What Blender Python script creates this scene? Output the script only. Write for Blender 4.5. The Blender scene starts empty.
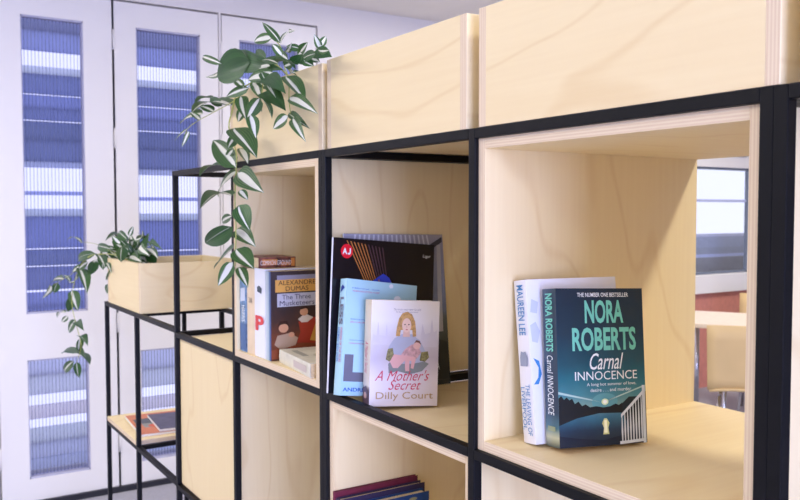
import bpy, bmesh, math, random
from mathutils import Vector, Matrix
random.seed(7)
U = 0.37                       # metres per shelf module
ZF = 3.965                     # floor lies this many modules below the top of the shelving
SC = bpy.context.scene
COL = SC.collection
def W(x, y, z): return Vector((U*x, U*y, U*(z+ZF)))

# ------------------------------------------------------------------ camera
F, YAW, PIT, ROL = 820.25, 1.0014, -0.045, -0.0012
CX, CY, CZ = 3.051, -1.567, -0.2622
cf = Vector((-math.sin(YAW)*math.cos(PIT), math.cos(YAW)*math.cos(PIT), math.sin(PIT)))
cr = cf.cross(Vector((0,0,1))).normalized(); cu = cr.cross(cf)
c_, s_ = math.cos(ROL), math.sin(ROL)
cr, cu = c_*cr + s_*cu, -s_*cr + c_*cu
cam = bpy.data.cameras.new('camera'); co = bpy.data.objects.new('camera', cam); COL.objects.link(co)
m = Matrix.Identity(4)
for i in range(3):
    m[i][0] = cr[i]; m[i][1] = cu[i]; m[i][2] = -cf[i]
m.translation = W(CX, CY, CZ); co.matrix_world = m
cam.sensor_width = 36; cam.lens = F/800*36; cam.clip_start = .02
cam.dof.use_dof = True; cam.dof.focus_distance = 0.93; cam.dof.aperture_fstop = 16
SC.camera = co
def at(px, py, ax, val):
    """point (module units) where the sight line through a photo pixel meets a plane"""
    d = F*cf + (px-400)*cr - (py-250)*cu
    C0 = Vector((CX, CY, CZ)); s = (val-C0[ax])/d[ax]
    return C0 + s*d

# ------------------------------------------------------------------ materials
def lin(c):
    return tuple((v/12.92 if v <= .04045 else ((v+.055)/1.055)**2.4) for v in (x/255 for x in c))
def base_mat(name, rough=.5, metal=0, spec=.5):
    mt = bpy.data.materials.new(name); mt.use_nodes = True
    nt = mt.node_tree; b = nt.nodes['Principled BSDF']
    b.inputs['Roughness'].default_value = rough; b.inputs['Metallic'].default_value = metal
    b.inputs['Specular IOR Level'].default_value = spec
    return mt, nt, b
CACHE = {}
def plain(name, rgb, rough=.55, metal=0, var=.06, scale=30, spec=.4):
    if name in CACHE: return CACHE[name]
    mt, nt, b = base_mat(name, rough, metal, spec)
    tc = nt.nodes.new('ShaderNodeTexCoord'); n = nt.nodes.new('ShaderNodeTexNoise'); n.inputs['Scale'].default_value = scale
    nt.links.new(tc.outputs['Object'], n.inputs['Vector'])
    r = nt.nodes.new('ShaderNodeValToRGB'); c = lin(rgb)
    r.color_ramp.elements[0].position = .3; r.color_ramp.elements[1].position = .7
    r.color_ramp.elements[0].color = (*[v*(1-var) for v in c], 1); r.color_ramp.elements[1].color = (*[min(1, v*(1+var)) for v in c], 1)
    nt.links.new(n.outputs['Fac'], r.inputs[0]); nt.links.new(r.outputs[0], b.inputs['Base Color'])
    CACHE[name] = mt; return mt
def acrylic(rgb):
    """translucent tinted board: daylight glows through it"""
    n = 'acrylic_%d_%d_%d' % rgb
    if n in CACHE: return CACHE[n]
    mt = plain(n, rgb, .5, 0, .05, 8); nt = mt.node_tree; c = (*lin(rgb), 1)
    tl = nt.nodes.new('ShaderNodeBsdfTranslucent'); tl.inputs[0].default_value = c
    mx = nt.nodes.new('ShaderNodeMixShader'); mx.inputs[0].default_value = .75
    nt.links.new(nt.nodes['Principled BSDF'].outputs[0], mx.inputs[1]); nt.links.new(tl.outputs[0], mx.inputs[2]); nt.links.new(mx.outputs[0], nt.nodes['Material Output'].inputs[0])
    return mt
def ramp_mat(name, axis, stops, rough=.35, z0=0, z1=1, noise=.0, nscale=20):
    """colour changes along one local axis between z0 and z1 (metres): printed covers"""
    mt, nt, b = base_mat(name, rough, 0, .5)
    tc = nt.nodes.new('ShaderNodeTexCoord'); sp = nt.nodes.new('ShaderNodeSeparateXYZ'); nt.links.new(tc.outputs['Object'], sp.inputs[0])
    mr = nt.nodes.new('ShaderNodeMapRange'); mr.inputs[1].default_value = z0; mr.inputs[2].default_value = z1
    nt.links.new(sp.outputs[axis], mr.inputs[0]); src = mr.outputs[0]
    if noise:
        n = nt.nodes.new('ShaderNodeTexNoise'); n.inputs['Scale'].default_value = nscale; n.inputs['Detail'].default_value = 3
        nt.links.new(tc.outputs['Object'], n.inputs['Vector'])
        a = nt.nodes.new('ShaderNodeMath'); a.operation = 'MULTIPLY_ADD'; a.inputs[1].default_value = noise; nt.links.new(n.outputs['Fac'], a.inputs[0]); nt.links.new(src, a.inputs[2])
        a2 = nt.nodes.new('ShaderNodeMath'); a2.operation = 'SUBTRACT'; a2.inputs[1].default_value = noise/2; nt.links.new(a.outputs[0], a2.inputs[0]); src = a2.outputs[0]
    r = nt.nodes.new('ShaderNodeValToRGB'); el = r.color_ramp.elements
    while len(el) < len(stops): el.new(.5)
    for e, (p_, c) in zip(el, stops): e.position = p_; e.color = (*lin(c), 1)
    nt.links.new(src, r.inputs[0]); nt.links.new(r.outputs[0], b.inputs['Base Color'])
    return mt
def ply_mat(name, grain, light=(245,224,174), dark=(216,178,116), warp=1.0):
    """birch plywood face; grain = axis the figure runs along"""
    mt, nt, b = base_mat(name, .5, 0, .3)
    N = nt.nodes.new; L = nt.links.new
    tc = N('ShaderNodeTexCoord'); oi = N('ShaderNodeObjectInfo')
    mp = N('ShaderNodeMapping'); s = [2.6, 2.6, 2.6]; s[grain] = .85; mp.inputs['Scale'].default_value = s
    sh = N('ShaderNodeVectorMath'); sh.operation = 'SCALE'; sh.inputs[0].default_value = (13, 7, 5); L(oi.outputs['Random'], sh.inputs['Scale'])
    ad = N('ShaderNodeVectorMath'); ad.operation = 'ADD'; L(mp.outputs[0], ad.inputs[0]); L(sh.outputs[0], ad.inputs[1])
    L(tc.outputs['Object'], mp.inputs[0])
    n = N('ShaderNodeTexNoise'); n.inputs['Scale'].default_value = 1.6*warp; n.inputs['Detail'].default_value = 2.5; n.inputs['Roughness'].default_value = .4
    L(ad.outputs[0], n.inputs['Vector'])
    mu = N('ShaderNodeMath'); mu.operation = 'MULTIPLY'; mu.inputs[1].default_value = 16; L(n.outputs['Fac'], mu.inputs[0])
    fr = N('ShaderNodeMath'); fr.operation = 'PINGPONG'; fr.inputs[1].default_value = 1; L(mu.outputs[0], fr.inputs[0])
    r = N('ShaderNodeValToRGB'); r.color_ramp.interpolation = 'EASE'
    r.color_ramp.elements[0].position = 0; r.color_ramp.elements[0].color = (1,1,1,1)
    r.color_ramp.elements[1].position = .16; r.color_ramp.elements[1].color = (0,0,0,1)
    L(fr.outputs[0], r.inputs[0])
    # fine fibre
    mp2 = N('ShaderNodeMapping'); s2 = [150, 150, 150]; s2[grain] = 6; mp2.inputs['Scale'].default_value = s2; L(tc.outputs['Object'], mp2.inputs[0])
    n2 = N('ShaderNodeTexNoise'); n2.inputs['Scale'].default_value = 1; n2.inputs['Detail'].default_value = 1; L(mp2.outputs[0], n2.inputs['Vector'])
    n3 = N('ShaderNodeTexNoise'); n3.inputs['Scale'].default_value = 2.2; L(ad.outputs[0], n3.inputs['Vector'])
    m1 = N('ShaderNodeMath'); m1.operation = 'MULTIPLY'; m1.inputs[1].default_value = .22; L(r.outputs[0], m1.inputs[0])
    m2 = N('ShaderNodeMath'); m2.operation = 'MULTIPLY_ADD'; m2.inputs[1].default_value = .22; L(n2.outputs['Fac'], m2.inputs[0]); L(m1.outputs[0], m2.inputs[2])
    m3 = N('ShaderNodeMath'); m3.operation = 'MULTIPLY_ADD'; m3.inputs[1].default_value = .35; L(n3.outputs['Fac'], m3.inputs[0]); L(m2.outputs[0], m3.inputs[2])
    m4 = N('ShaderNodeMath'); m4.operation = 'SUBTRACT'; m4.inputs[1].default_value = .2; m4.use_clamp = True; L(m3.outputs[0], m4.inputs[0])
    mx = N('ShaderNodeMix'); mx.data_type = 'RGBA'; mx.inputs['A'].default_value = (*lin(light), 1); mx.inputs['B'].default_value = (*lin(dark), 1)
    L(m4.outputs[0], mx.inputs['Factor']); L(mx.outputs['Result'], b.inputs['Base Color'])
    return mt
def edge_mat(name, axis):
    """laminated plywood edge: thin plies stacked along one axis"""
    mt, nt, b = base_mat(name, .6, 0, .2); N = nt.nodes.new; L = nt.links.new
    tc = N('ShaderNodeTexCoord'); sp = N('ShaderNodeSeparateXYZ'); L(tc.outputs['Object'], sp.inputs[0])
    mu = N('ShaderNodeMath'); mu.operation = 'MULTIPLY'; mu.inputs[1].default_value = 640; L(sp.outputs[axis], mu.inputs[0])
    fr = N('ShaderNodeMath'); fr.operation = 'PINGPONG'; fr.inputs[1].default_value = 1; L(mu.outputs[0], fr.inputs[0])
    r = N('ShaderNodeValToRGB'); r.color_ramp.elements[0].position = .35; r.color_ramp.elements[1].position = .65
    r.color_ramp.elements[0].color = (*lin((236,215,180)), 1); r.color_ramp.elements[1].color = (*lin((226,200,164)), 1)
    L(fr.outputs[0], r.inputs[0]); L(r.outputs[0], b.inputs['Base Color']); return mt
PLY = [ply_mat('birch_plywood_grain_%s' % 'xyz'[i], i) for i in range(3)]
EDGE = [edge_mat('plywood_edge_%s' % 'xyz'[i], i) for i in range(3)]
BLACK = plain('black_powder_coated_steel', (7,7,10), .5, 0, .1, 60, .22)
WALLM = plain('white_painted_wall', (238,232,224), .6, 0, .01, 3, .3)
DOORM = plain('white_satin_door_paint', (244,239,230), .4, 0, .01, 3, .4)
CEILM = plain('ceiling_paint', (238,232,222), .8, 0, .02, 5, .1)
FLOORM = plain('pale_grey_carpet', (176,174,180), .95, 0, .12, 180, .1)
GASKET = plain('glazing_bead_grey', (190,188,204), .6)
CHROME = plain('chrome', (200,200,205), .2, 1)
SOIL = plain('potting_soil', (60,44,34), .95, 0, .4, 120)
PAPER = plain('book_pages', (224,200,158), .9, 0, .12, 260, .1)
PAPERW = plain('white_pages', (236,232,224), .9, 0, .08, 260, .1)

# ------------------------------------------------------------------ mesh helpers
def tag(o, label=None, cat=None, group=None, kind=None):
    if label: o['label'] = label
    if cat: o['category'] = cat
    if group: o['group'] = group
    if kind: o['kind'] = kind
    return o
def empty(name, loc, label=None, cat=None, group=None):
    o = bpy.data.objects.new(name, None); o.empty_display_size = .05; COL.objects.link(o); o.location = loc
    return tag(o, label, cat, group)
def link(name, bm, mats, parent=None, smooth=False, loc=None, recalc=True):
    if recalc: bmesh.ops.recalc_face_normals(bm, faces=bm.faces)
    me = bpy.data.meshes.new(name); bm.to_mesh(me); bm.free()
    for mt in (mats if isinstance(mats, (list, tuple)) else [mats]): me.materials.append(mt)
    if smooth:
        for p_ in me.polygons: p_.use_smooth = True
    o = bpy.data.objects.new(name, me); COL.objects.link(o)
    if parent is not None: o.parent = parent
    if loc is not None: o.location = loc
    return o
def box(bm, a, b, mat=0, bev=0):
    r = bmesh.ops.create_cube(bm, size=1)['verts']
    for v in r:
        v.co = Vector([(a[i]+b[i])/2 + v.co[i]*(b[i]-a[i]) for i in range(3)])
    fs = {f for v in r for f in v.link_faces}
    for f in fs: f.material_index = mat
    if bev:
        es = {e for v in r for e in v.link_edges}
        bmesh.ops.bevel(bm, geom=list(es), offset=bev, segments=2, profile=.6, affect='EDGES')
    return r
def boxobj(name, a, b, mats, parent=None, bev=0, org=None):
    """box between two module-unit corners; org = world origin of the parent"""
    org = org or Vector((0,0,0)); bm = bmesh.new()
    A = W(*a); B = W(*b); c = (A+B)/2
    box(bm, A-c, B-c, 0, bev)
    return link(name, bm, mats, parent, loc=c-org)
def plyobj(name, a, b, parent, org, grain=0, bev=.0006):
    """plywood panel: broad faces veneer, narrow faces laminated edge"""
    A = W(*a); B = W(*b); c = (A+B)/2; d = [abs(B[i]-A[i]) for i in range(3)]; t = d.index(min(d))
    bm = bmesh.new(); box(bm, A-c, B-c, 0, bev)
    for f in bm.faces:
        n = f.normal
        if abs(n[t]) < .5: f.material_index = 1
    return link(name, bm, [PLY[grain], EDGE[t]], parent, loc=c-org)
def tube(pts, r, n=8, bm=None, taper=None):
    bm = bm or bmesh.new(); rings = []
    for i, p_ in enumerate(pts):
        d = (pts[min(i+1, len(pts)-1)] - pts[max(i-1, 0)]).normalized()
        x = d.orthogonal().normalized() if i == 0 else (rx - d*rx.dot(d)).normalized()
        rx = x; y = d.cross(x); rr = r if taper is None else r*(1+(taper-1)*i/(len(pts)-1))
        rings.append([bm.verts.new(p_ + rr*(math.cos(2*math.pi*k/n)*x + math.sin(2*math.pi*k/n)*y)) for k in range(n)])
    for a, b in zip(rings, rings[1:]):
        for k in range(n): bm.faces.new((a[k], a[(k+1)%n], b[(k+1)%n], b[k]))
    bm.faces.new(rings[0][::-1]); bm.faces.new(rings[-1]); return bm
def smooth_path(pts, n=6):
    out = []
    P = [pts[0]] + list(pts) + [pts[-1]]
    for i in range(1, len(P)-2):
        for k in range(n):
            t = k/n; a, b, c, d = P[i-1], P[i], P[i+1], P[i+2]
            out.append(.5*((2*b) + (c-a)*t + (2*a-5*b+4*c-d)*t*t + (3*b-a-3*c+d)*t**3))
    out.append(P[-2]); return out

# ------------------------------------------------------------------ the room
XW = -8.05
def wallbox(name, a, b, mt=WALLM, **k): return tag(boxobj(name, a, b, mt), kind='structure')
ZC = 2.86
tag(boxobj('floor', (-12, -9, -ZF-.2), (14, 30, -ZF), FLOORM), kind='structure')
tag(boxobj('ceiling', (-8.5, -9.4, ZC), (14, 27, ZC+.3), CEILM), kind='structure')
tag(boxobj('wall_back', (-8.5, 24, -ZF), (14, 24.4, ZC), WALLM), kind='structure')
tag(boxobj('wall_front', (-8.5, -9.4, -ZF), (14, -9, ZC), WALLM), kind='structure')
tag(boxobj('wall_right', (13.6, .5, -ZF), (14, 24, ZC), WALLM), kind='structure')
# left wall with openings for three door leaves and one window
DOORS = [(-.32, 1.09, 0.0, .735), (1.12, 2.53, 1.40, 2.27), (2.585, 4.05, 2.84, 3.76)]
DT, UP0, UP1, LO0, LO1 = 2.50, -1.52, 2.19, -3.61, -2.10
WY0, WY1, WZ0, WZ1 = 12.2, 14.66, -1.57, .70
bm = bmesh.new()
def wb(y0, y1, z0, z1): 
    box(bm, W(XW-.35, y0, z0), W(XW, y1, z1))
wb(-9, DOORS[0][0]-.03, -ZF, ZC)
wb(DOORS[0][0]-.03, DOORS[2][1]+.03, DT+.03, ZC)
wb(DOORS[0][1]+.015, DOORS[1][0]-.015, -ZF, DT+.03); wb(DOORS[1][1]+.012, DOORS[2][0]-.012, -ZF, DT+.03)
wb(DOORS[2][1]+.03, WY0, -ZF, ZC); wb(WY0, WY1, -ZF, WZ0); wb(WY0, WY1, WZ1, ZC); wb(WY1+.45, 24.4, -ZF, ZC); wb(WY1, WY1+.45, -ZF, WZ0); wb(WY1, WY1+.45, WZ1, ZC)
tag(link('wall_left', bm, WALLM), kind='structure')
# black skirting line under the doors
tag(boxobj('baseboard_left', (XW, -9, -ZF), (XW+.05, 4.3, -ZF+.075), plain('black_skirting', (40,40,46), .5)), kind='structure')
# shallow raised casing line left of the first leaf
tag(boxobj('trim_1', (XW, -.62, -ZF), (XW+.03, -.36, DT+.12), DOORM, bev=.002), kind='structure')

def reeded_mat():
    mt = bpy.data.materials.new('reeded_glass'); mt.use_nodes = True; nt = mt.node_tree; N = nt.nodes.new; L = nt.links.new
    b = nt.nodes['Principled BSDF']; b.inputs['Base Color'].default_value = (*lin((122,132,180)), 1); b.inputs['Roughness'].default_value = .2
    tr = N('ShaderNodeBsdfTransparent'); tr.inputs[0].default_value = (*lin((240,242,255)), 1)
    lw = N('ShaderNodeLayerWeight'); lw.inputs['Blend'].default_value = .5
    mr = N('ShaderNodeMapRange'); mr.inputs[1].default_value = .15; mr.inputs[2].default_value = .85; mr.inputs[3].default_value = .0; mr.inputs[4].default_value = 1.0
    L(lw.outputs['Facing'], mr.inputs[0])
    mx = N('ShaderNodeMixShader'); L(mr.outputs[0], mx.inputs[0]); L(tr.outputs[0], mx.inputs[1]); L(b.outputs[0], mx.inputs[2])
    L(mx.outputs[0], nt.nodes['Material Output'].inputs[0]); return mt
REED = reeded_mat()
def reeded_pane(y0, y1, z0, z1, parent, org):
    """fluted glass: vertical half-round ribs on the room side"""
    bm = bmesh.new(); n = int((y1-y0)/.040); seg = 6; w = (y1-y0)/n; cols = []
    for i in range(n):
        for k in range(seg):
            a = math.pi*k/seg; yy = y0 + w*(i + .5 - .5*math.cos(a)); xx = XW - .10 + .020*math.sin(a)
            cols.append((xx, yy))
    cols.append((XW-.10, y1))
    vs = [(bm.verts.new(W(x, y, z0)-org), bm.verts.new(W(x, y, z1)-org)) for x, y in cols]
    for a, b in zip(vs, vs[1:]): bm.faces.new((a[0], b[0], b[1], a[1]))
    # flat outer face joined at the ends
    p_ = [bm.verts.new(W(XW-.115, y, z)-org) for y, z in ((y0, z0), (y1, z0), (y1, z1), (y0, z1))]
    bm.faces.new(p_)
    o = link('pane', bm, REED, parent, recalc=False); return o
for i, (y0, y1, p0, p1) in enumerate(DOORS):
    org = W(XW, y0, -ZF)
    d = empty('door_%d' % (i+1), org); d['kind'] = 'structure'
    bm = bmesh.new()
    def db(ya, yb, za, zb, x0=-.16, x1=0): box(bm, W(XW+x0, ya, za)-org, W(XW+x1, yb, zb)-org)
    db(y0, p0, -ZF+.02, DT); db(p1, y1, -ZF+.02, DT)
    db(p0, p1, UP1, DT); db(p0, p1, LO1, UP0); db(p0, p1, -ZF+.02, LO0)
    link('leaf', bm, DOORM, d)
    for z0, z1 in ((UP0, UP1), (LO0, LO1)):
        bm = bmesh.new()          # thin glazing bead round each pane
        for a, b in (((p0, z0), (p1, z0+.02)), ((p0, z1-.02), (p1, z1)), ((p0, z0), (p0+.014, z1)), ((p1-.014, z0), (p1, z1))):
            box(bm, W(XW-.14, a[0], a[1])-org, W(XW-.012, b[0], b[1])-org)
        link('glazing_bead', bm, GASKET, d)
        reeded_pane(p0+.01, p1-.01, z0+.01, z1-.01, d, org)
    # hinges on the left edge
    for zc in (2.0, .72, -1.7, -3.3):
        bm = tube([W(XW+.012, y0-.012, zc-.13)-org, W(XW+.012, y0-.012, zc+.13)-org], .0045, 10); link('hinge', bm, DOORM, d, True)
# screens added behind the fluted glass: boards and gaps make its light bands
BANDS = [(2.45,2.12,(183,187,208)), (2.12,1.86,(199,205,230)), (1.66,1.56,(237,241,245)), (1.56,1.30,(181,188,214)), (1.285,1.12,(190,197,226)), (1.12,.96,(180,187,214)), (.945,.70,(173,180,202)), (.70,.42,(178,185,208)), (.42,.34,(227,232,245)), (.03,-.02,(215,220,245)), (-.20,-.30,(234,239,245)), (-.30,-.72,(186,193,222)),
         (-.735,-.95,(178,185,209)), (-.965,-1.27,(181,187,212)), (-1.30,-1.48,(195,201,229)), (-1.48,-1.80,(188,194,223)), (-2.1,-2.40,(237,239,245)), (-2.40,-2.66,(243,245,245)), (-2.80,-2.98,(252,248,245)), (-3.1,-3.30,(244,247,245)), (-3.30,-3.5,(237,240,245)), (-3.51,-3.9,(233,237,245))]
for i, (y0, y1, dz) in enumerate(((-.9, 1.35, 0), (1.5, 3.1, -.07), (3.2, 5.0, -.12))):
    org = W(XW-1.5, y0, -ZF)
    t = empty('louvre_screen', org, ['blue slatted screen seen through the leftmost door glass', 'blue slatted screen seen through the middle door glass', 'blue slatted screen seen through the door glass behind the hanging plant'][i], 'screen', 'slatted screens outside the fluted glass doors')
    for a, b, c in BANDS:
        a, b = CZ+(a-CZ)*1.082, CZ+(b-CZ)*1.082
        boxobj('slat', (XW-1.54, y0, max(b+dz, -ZF+.03)), (XW-1.5, y1, a+dz), acrylic(c), t, org=org)
    boxobj('upright', (XW-1.58, y0+.02, -ZF), (XW-1.54, y0+.08, 2.4), plain('slat_post', (80,90,130)), t, org=org)
    boxobj('upright', (XW-1.58, y1-.08, -ZF), (XW-1.54, y1-.02, 2.4), plain('slat_post', (80,90,130)), t, org=org)

# the far window
org = W(XW, WY0, WZ0); wn = empty('window_1', org); wn['kind'] = 'structure'
bm = bmesh.new()
for a, b in (((WY0, WZ0), (WY1, WZ0+.05)), ((WY0, WZ1-.05), (WY1, WZ1)), ((WY0, WZ0), (WY0+.06, WZ1)), ((WY1-.06, WZ0), (WY1, WZ1))):
    box(bm, W(XW-.06, a[0], a[1])-org, W(XW-.005, b[0], b[1])-org)
link('window_frame', bm, plain('grey_window_gasket', (120,128,140), .5), wn)
boxobj('window_sill', (XW-.02, WY0-.3, WZ0-.38), (XW+.16, WY1+.4, WZ0-.01), DOORM, wn, .003, org)
boxobj('window_casing', (XW-.03, WY1, WZ0), (XW+.05, WY1+.5, WZ1+.3), DOORM, wn, .002, org)
boxobj('window_casing', (XW, WY0-.3, WZ1), (XW+.05, WY1, WZ1+.3), DOORM, wn, .002, org)
gm = bpy.data.materials.new('window_glass'); gm.use_nodes = True
nt = gm.node_tree; tr = nt.nodes.new('ShaderNodeBsdfTransparent'); tr.inputs[0].default_value = (.93,.95,.98,1)
gl = nt.nodes.new('ShaderNodeBsdfGlossy'); gl.inputs['Roughness'].default_value = .03; mx = nt.nodes.new('ShaderNodeMixShader'); mx.inputs[0].default_value = .06
nt.links.new(tr.outputs[0], mx.inputs[1]); nt.links.new(gl.outputs[0], mx.inputs[2]); nt.links.new(mx.outputs[0], nt.nodes['Material Output'].inputs[0])
boxobj('pane', (XW-.04, WY0+.06, WZ0+.05), (XW-.03, WY1-.06, WZ1-.05), gm, wn, org=org)
tag(boxobj('trim_2', (XW, 9.5, -ZF), (XW+.04, 18, WZ0-.385), plain('terracotta_paint', (214,140,122), .7)), kind='structure')
bl = empty('garden_wall', W(-9.6, 15, -ZF), 'grey banded wall standing outside the far window', 'wall')
for z0, z1, c in ((-ZF, -1.34, (160,160,164)), (-1.34, -1.26, (206,214,246)), (-1.26, -1.10, (170,176,192)), (-1.10, -.84, (178,186,206)), (-.84, -.77, (214,218,240))):
    boxobj('cladding', (-9.7, 9, z0), (-9.6, 24, z1), plain('cladding_%d_%d_%d' % c, c, .8), bl, org=W(-9.6, 15, -ZF))
boxobj('transom', (XW-.05, WY0+.06, -.035), (XW-.02, WY1-.06, .02), plain('transom_grey', (190,196,226)), wn, org=W(XW, WY0, WZ0))
# lamp-like fitting over the window
fx = empty('window_catch', W(XW+.02, 14.25, .9), 'small dark metal fitting on the white frame above the far window', 'fitting')
boxobj('bracket', (XW+.05, 14.0, .95), (XW+.12, 14.4, 1.05), plain('dark_fitting', (90,100,104), .4), fx, .004, W(XW+.02, 14.25, .9))

# ------------------------------------------------------------------ shelving frames
T = .032
LEV = [0, -1.0366+T, -2.002+T, -2.967+T, -ZF+T]      # rail top heights
def frame(x0, ncell, label):
    org = W(x0, 0, -ZF); t = empty('shelving_frame', org, label, 'shelving frame', 'black steel shelving frames')
    D = 1.0366
    for i in range(ncell+1):
        x = x0 + i
        for y in (0, D-T): boxobj('post', (x, y, -ZF), (x+T, y+T, 0), BLACK, t, .0011, org)
    for z in LEV:
        for i in range(ncell):
            for y in (0, D-T): boxobj('rail', (x0+i+T, y, z-T), (x0+i+1, y+T, z), BLACK, t, .0011, org)
        for i in range(ncell+1):
            boxobj('side_rail', (x0+i, T, z-T), (x0+i+T, D-T, z), BLACK, t, .0011, org)
    return t
frame(0, 2, 'black steel cube frame holding the leaning paperbacks in the middle of the picture')
frame(-2.032, 2, 'black steel cube frame under the trailing plant, with an empty top left cell')
frame(2.032, 1, 'black steel cube frame cut off by the right edge of the picture')
# the low frame at the left end
org = W(-3.886, 0, -ZF); lf = empty('low_shelving_frame', org, 'low black steel frame at the left end carrying the small planter', 'shelving frame', 'black steel shelving frames')
CD = .672; CLV = [-.98, -1.957, -ZF+T]
for x in (-3.886, -2.977):
    for y in (0, CD-T): boxobj('post', (x, y, -ZF), (x+T, y+T, -.98), BLACK, lf, .0011, org)
for z in CLV:
    for y in (0, CD-T):
        boxobj('rail', (-3.886+T, y, z-T), (-2.977, y+T, z), BLACK, lf, .0011, org)
        if y == 0 or z > -1.5: boxobj('rail', (-2.977+T, y, z-T), (-2.032, y+T, z), BLACK, lf, .0011, org)
    for x in (-3.886, -2.977): boxobj('side_rail', (x, T, z-T), (x+T, CD-T, z), BLACK, lf, .0011, org)
sh = plyobj('low_shelf_board', (-3.853, .0, -1.957), (-2.978, .67, -1.924), None, Vector((0,0,0)), 1)
tag(sh, 'pale plywood board with magazines low in the left frame', 'shelf')

# ------------------------------------------------------------------ plywood boxes in the cells
P_ = .0325
def plybox(name, x0, x1, z0, z1, label, back=False, front=False, y0=.015, y1=1.021):
    org = W((x0+x1)/2, y0, z0); t = empty(name, org, label, 'box' if not front else 'cabinet', 'plywood boxes in the steel frames')
    plyobj('bottom_panel', (x0+P_, y0, z0), (x1-P_, y1, z0+P_), t, org, 1)
    plyobj('top_panel', (x0+P_, y0, z1-P_), (x1-P_, y1, z1), t, org, 1)
    plyobj('side_panel', (x0, y0, z0), (x0+P_, y1, z1), t, org, 2)
    plyobj('side_panel', (x1-P_, y0, z0), (x1, y1, z1), t, org, 2)
    if back: plyobj('back_panel', (x0+P_, y1-P_, z0+P_), (x1-P_, y1, z1-P_), t, org, 2)
    if front: plyobj('door', (x0+.012, y0-.006, z0+.012), (x1-.012, y0+P_-.006, z1-.012), t, org, 2)
    return t
R1T, R1B = -T, -1.0366+T
R2T, R2B = -1.0366, -2.002+T
plybox('plywood_box', 1.032, 2.0, R1B, R1T, 'large open-backed plywood box on the right holding the teal novel')
plybox('plywood_box', -1.0, -.032, R1B, R1T, 'open plywood box behind the hanging vine, holding a row of paperbacks', back=True, y0=.001)
plybox('plywood_box', .032, 1.0, R2B, R2T, 'dark plywood box in the lower row holding three upright hardbacks', back=True)
t = plybox('plywood_cabinet', -2.0, -1.032, R2B, R2T, 'closed plywood cabinet in the lower left cell, beside the low frame', front=True, back=True, y0=.03)

o = plyobj('plywood_back_board', (.034, 1.0, -1.035), (.998, 1.03, -.034), None, Vector((0,0,0)), 2); tag(o, 'plywood board closing the back of the cell with the leaning magazines', 'board')  # unseen board added so the deep end of the cell falls dark
# ------------------------------------------------------------------ planters on top
def planter(x0, x1, z0, h, label, y0=.0, y1=1.0, soil=False, g='plywood planters'):
    org = W((x0+x1)/2, y0, z0); t = empty('plywood_planter', org, label, 'planter', g); p = .034
    plyobj('front_panel', (x0+p, y0, z0+.0005), (x1-p, y0+p, z0+h), t, org, 0)
    plyobj('back_panel', (x0+p, y1-p, z0+.0005), (x1-p, y1, z0+h), t, org, 0)
    plyobj('side_panel', (x0, y0, z0+.0005), (x0+p, y1, z0+h), t, org, 1)
    plyobj('side_panel', (x1-p, y0, z0+.0005), (x1, y1, z0+h), t, org, 1)
    plyobj('base_panel', (x0+p, y0+p, z0+.0005), (x1-p, y1-p, z0+p), t, org, 0)
    if soil:
        bm = bmesh.new(); bmesh.ops.create_grid(bm, x_segments=24, y_segments=24, size=.5)
        for v in bm.verts:
            v.co = Vector((v.co.x*U*(x1-x0-2*p-.01), v.co.y*U*(y1-y0-2*p-.01), random.uniform(-.003, .003)))
        o = link('soil', bm, SOIL, t, loc=W((x0+x1)/2, (y0+y1)/2, z0+h*.8)-org); tag(o, kind='stuff')
    return t
planter(-1.03, .008, 0, .355, 'plywood planter on top of the shelving, with the long trailing plant', soil=True)
planter(.052, .99, 0, .36, 'middle plywood planter on top of the shelving, right of the trailing plant')
planter(1.051, 2.045, 0, .36, 'widest-looking plywood planter on top of the shelving, above the teal novel')
planter(2.10, 3.05, 0, .36, 'plywood planter cut off by the top right corner')
planter(-3.805, -2.85, -.98, .36, 'small plywood planter with a trailing plant on the low left frame', .012, .82, True)

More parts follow.
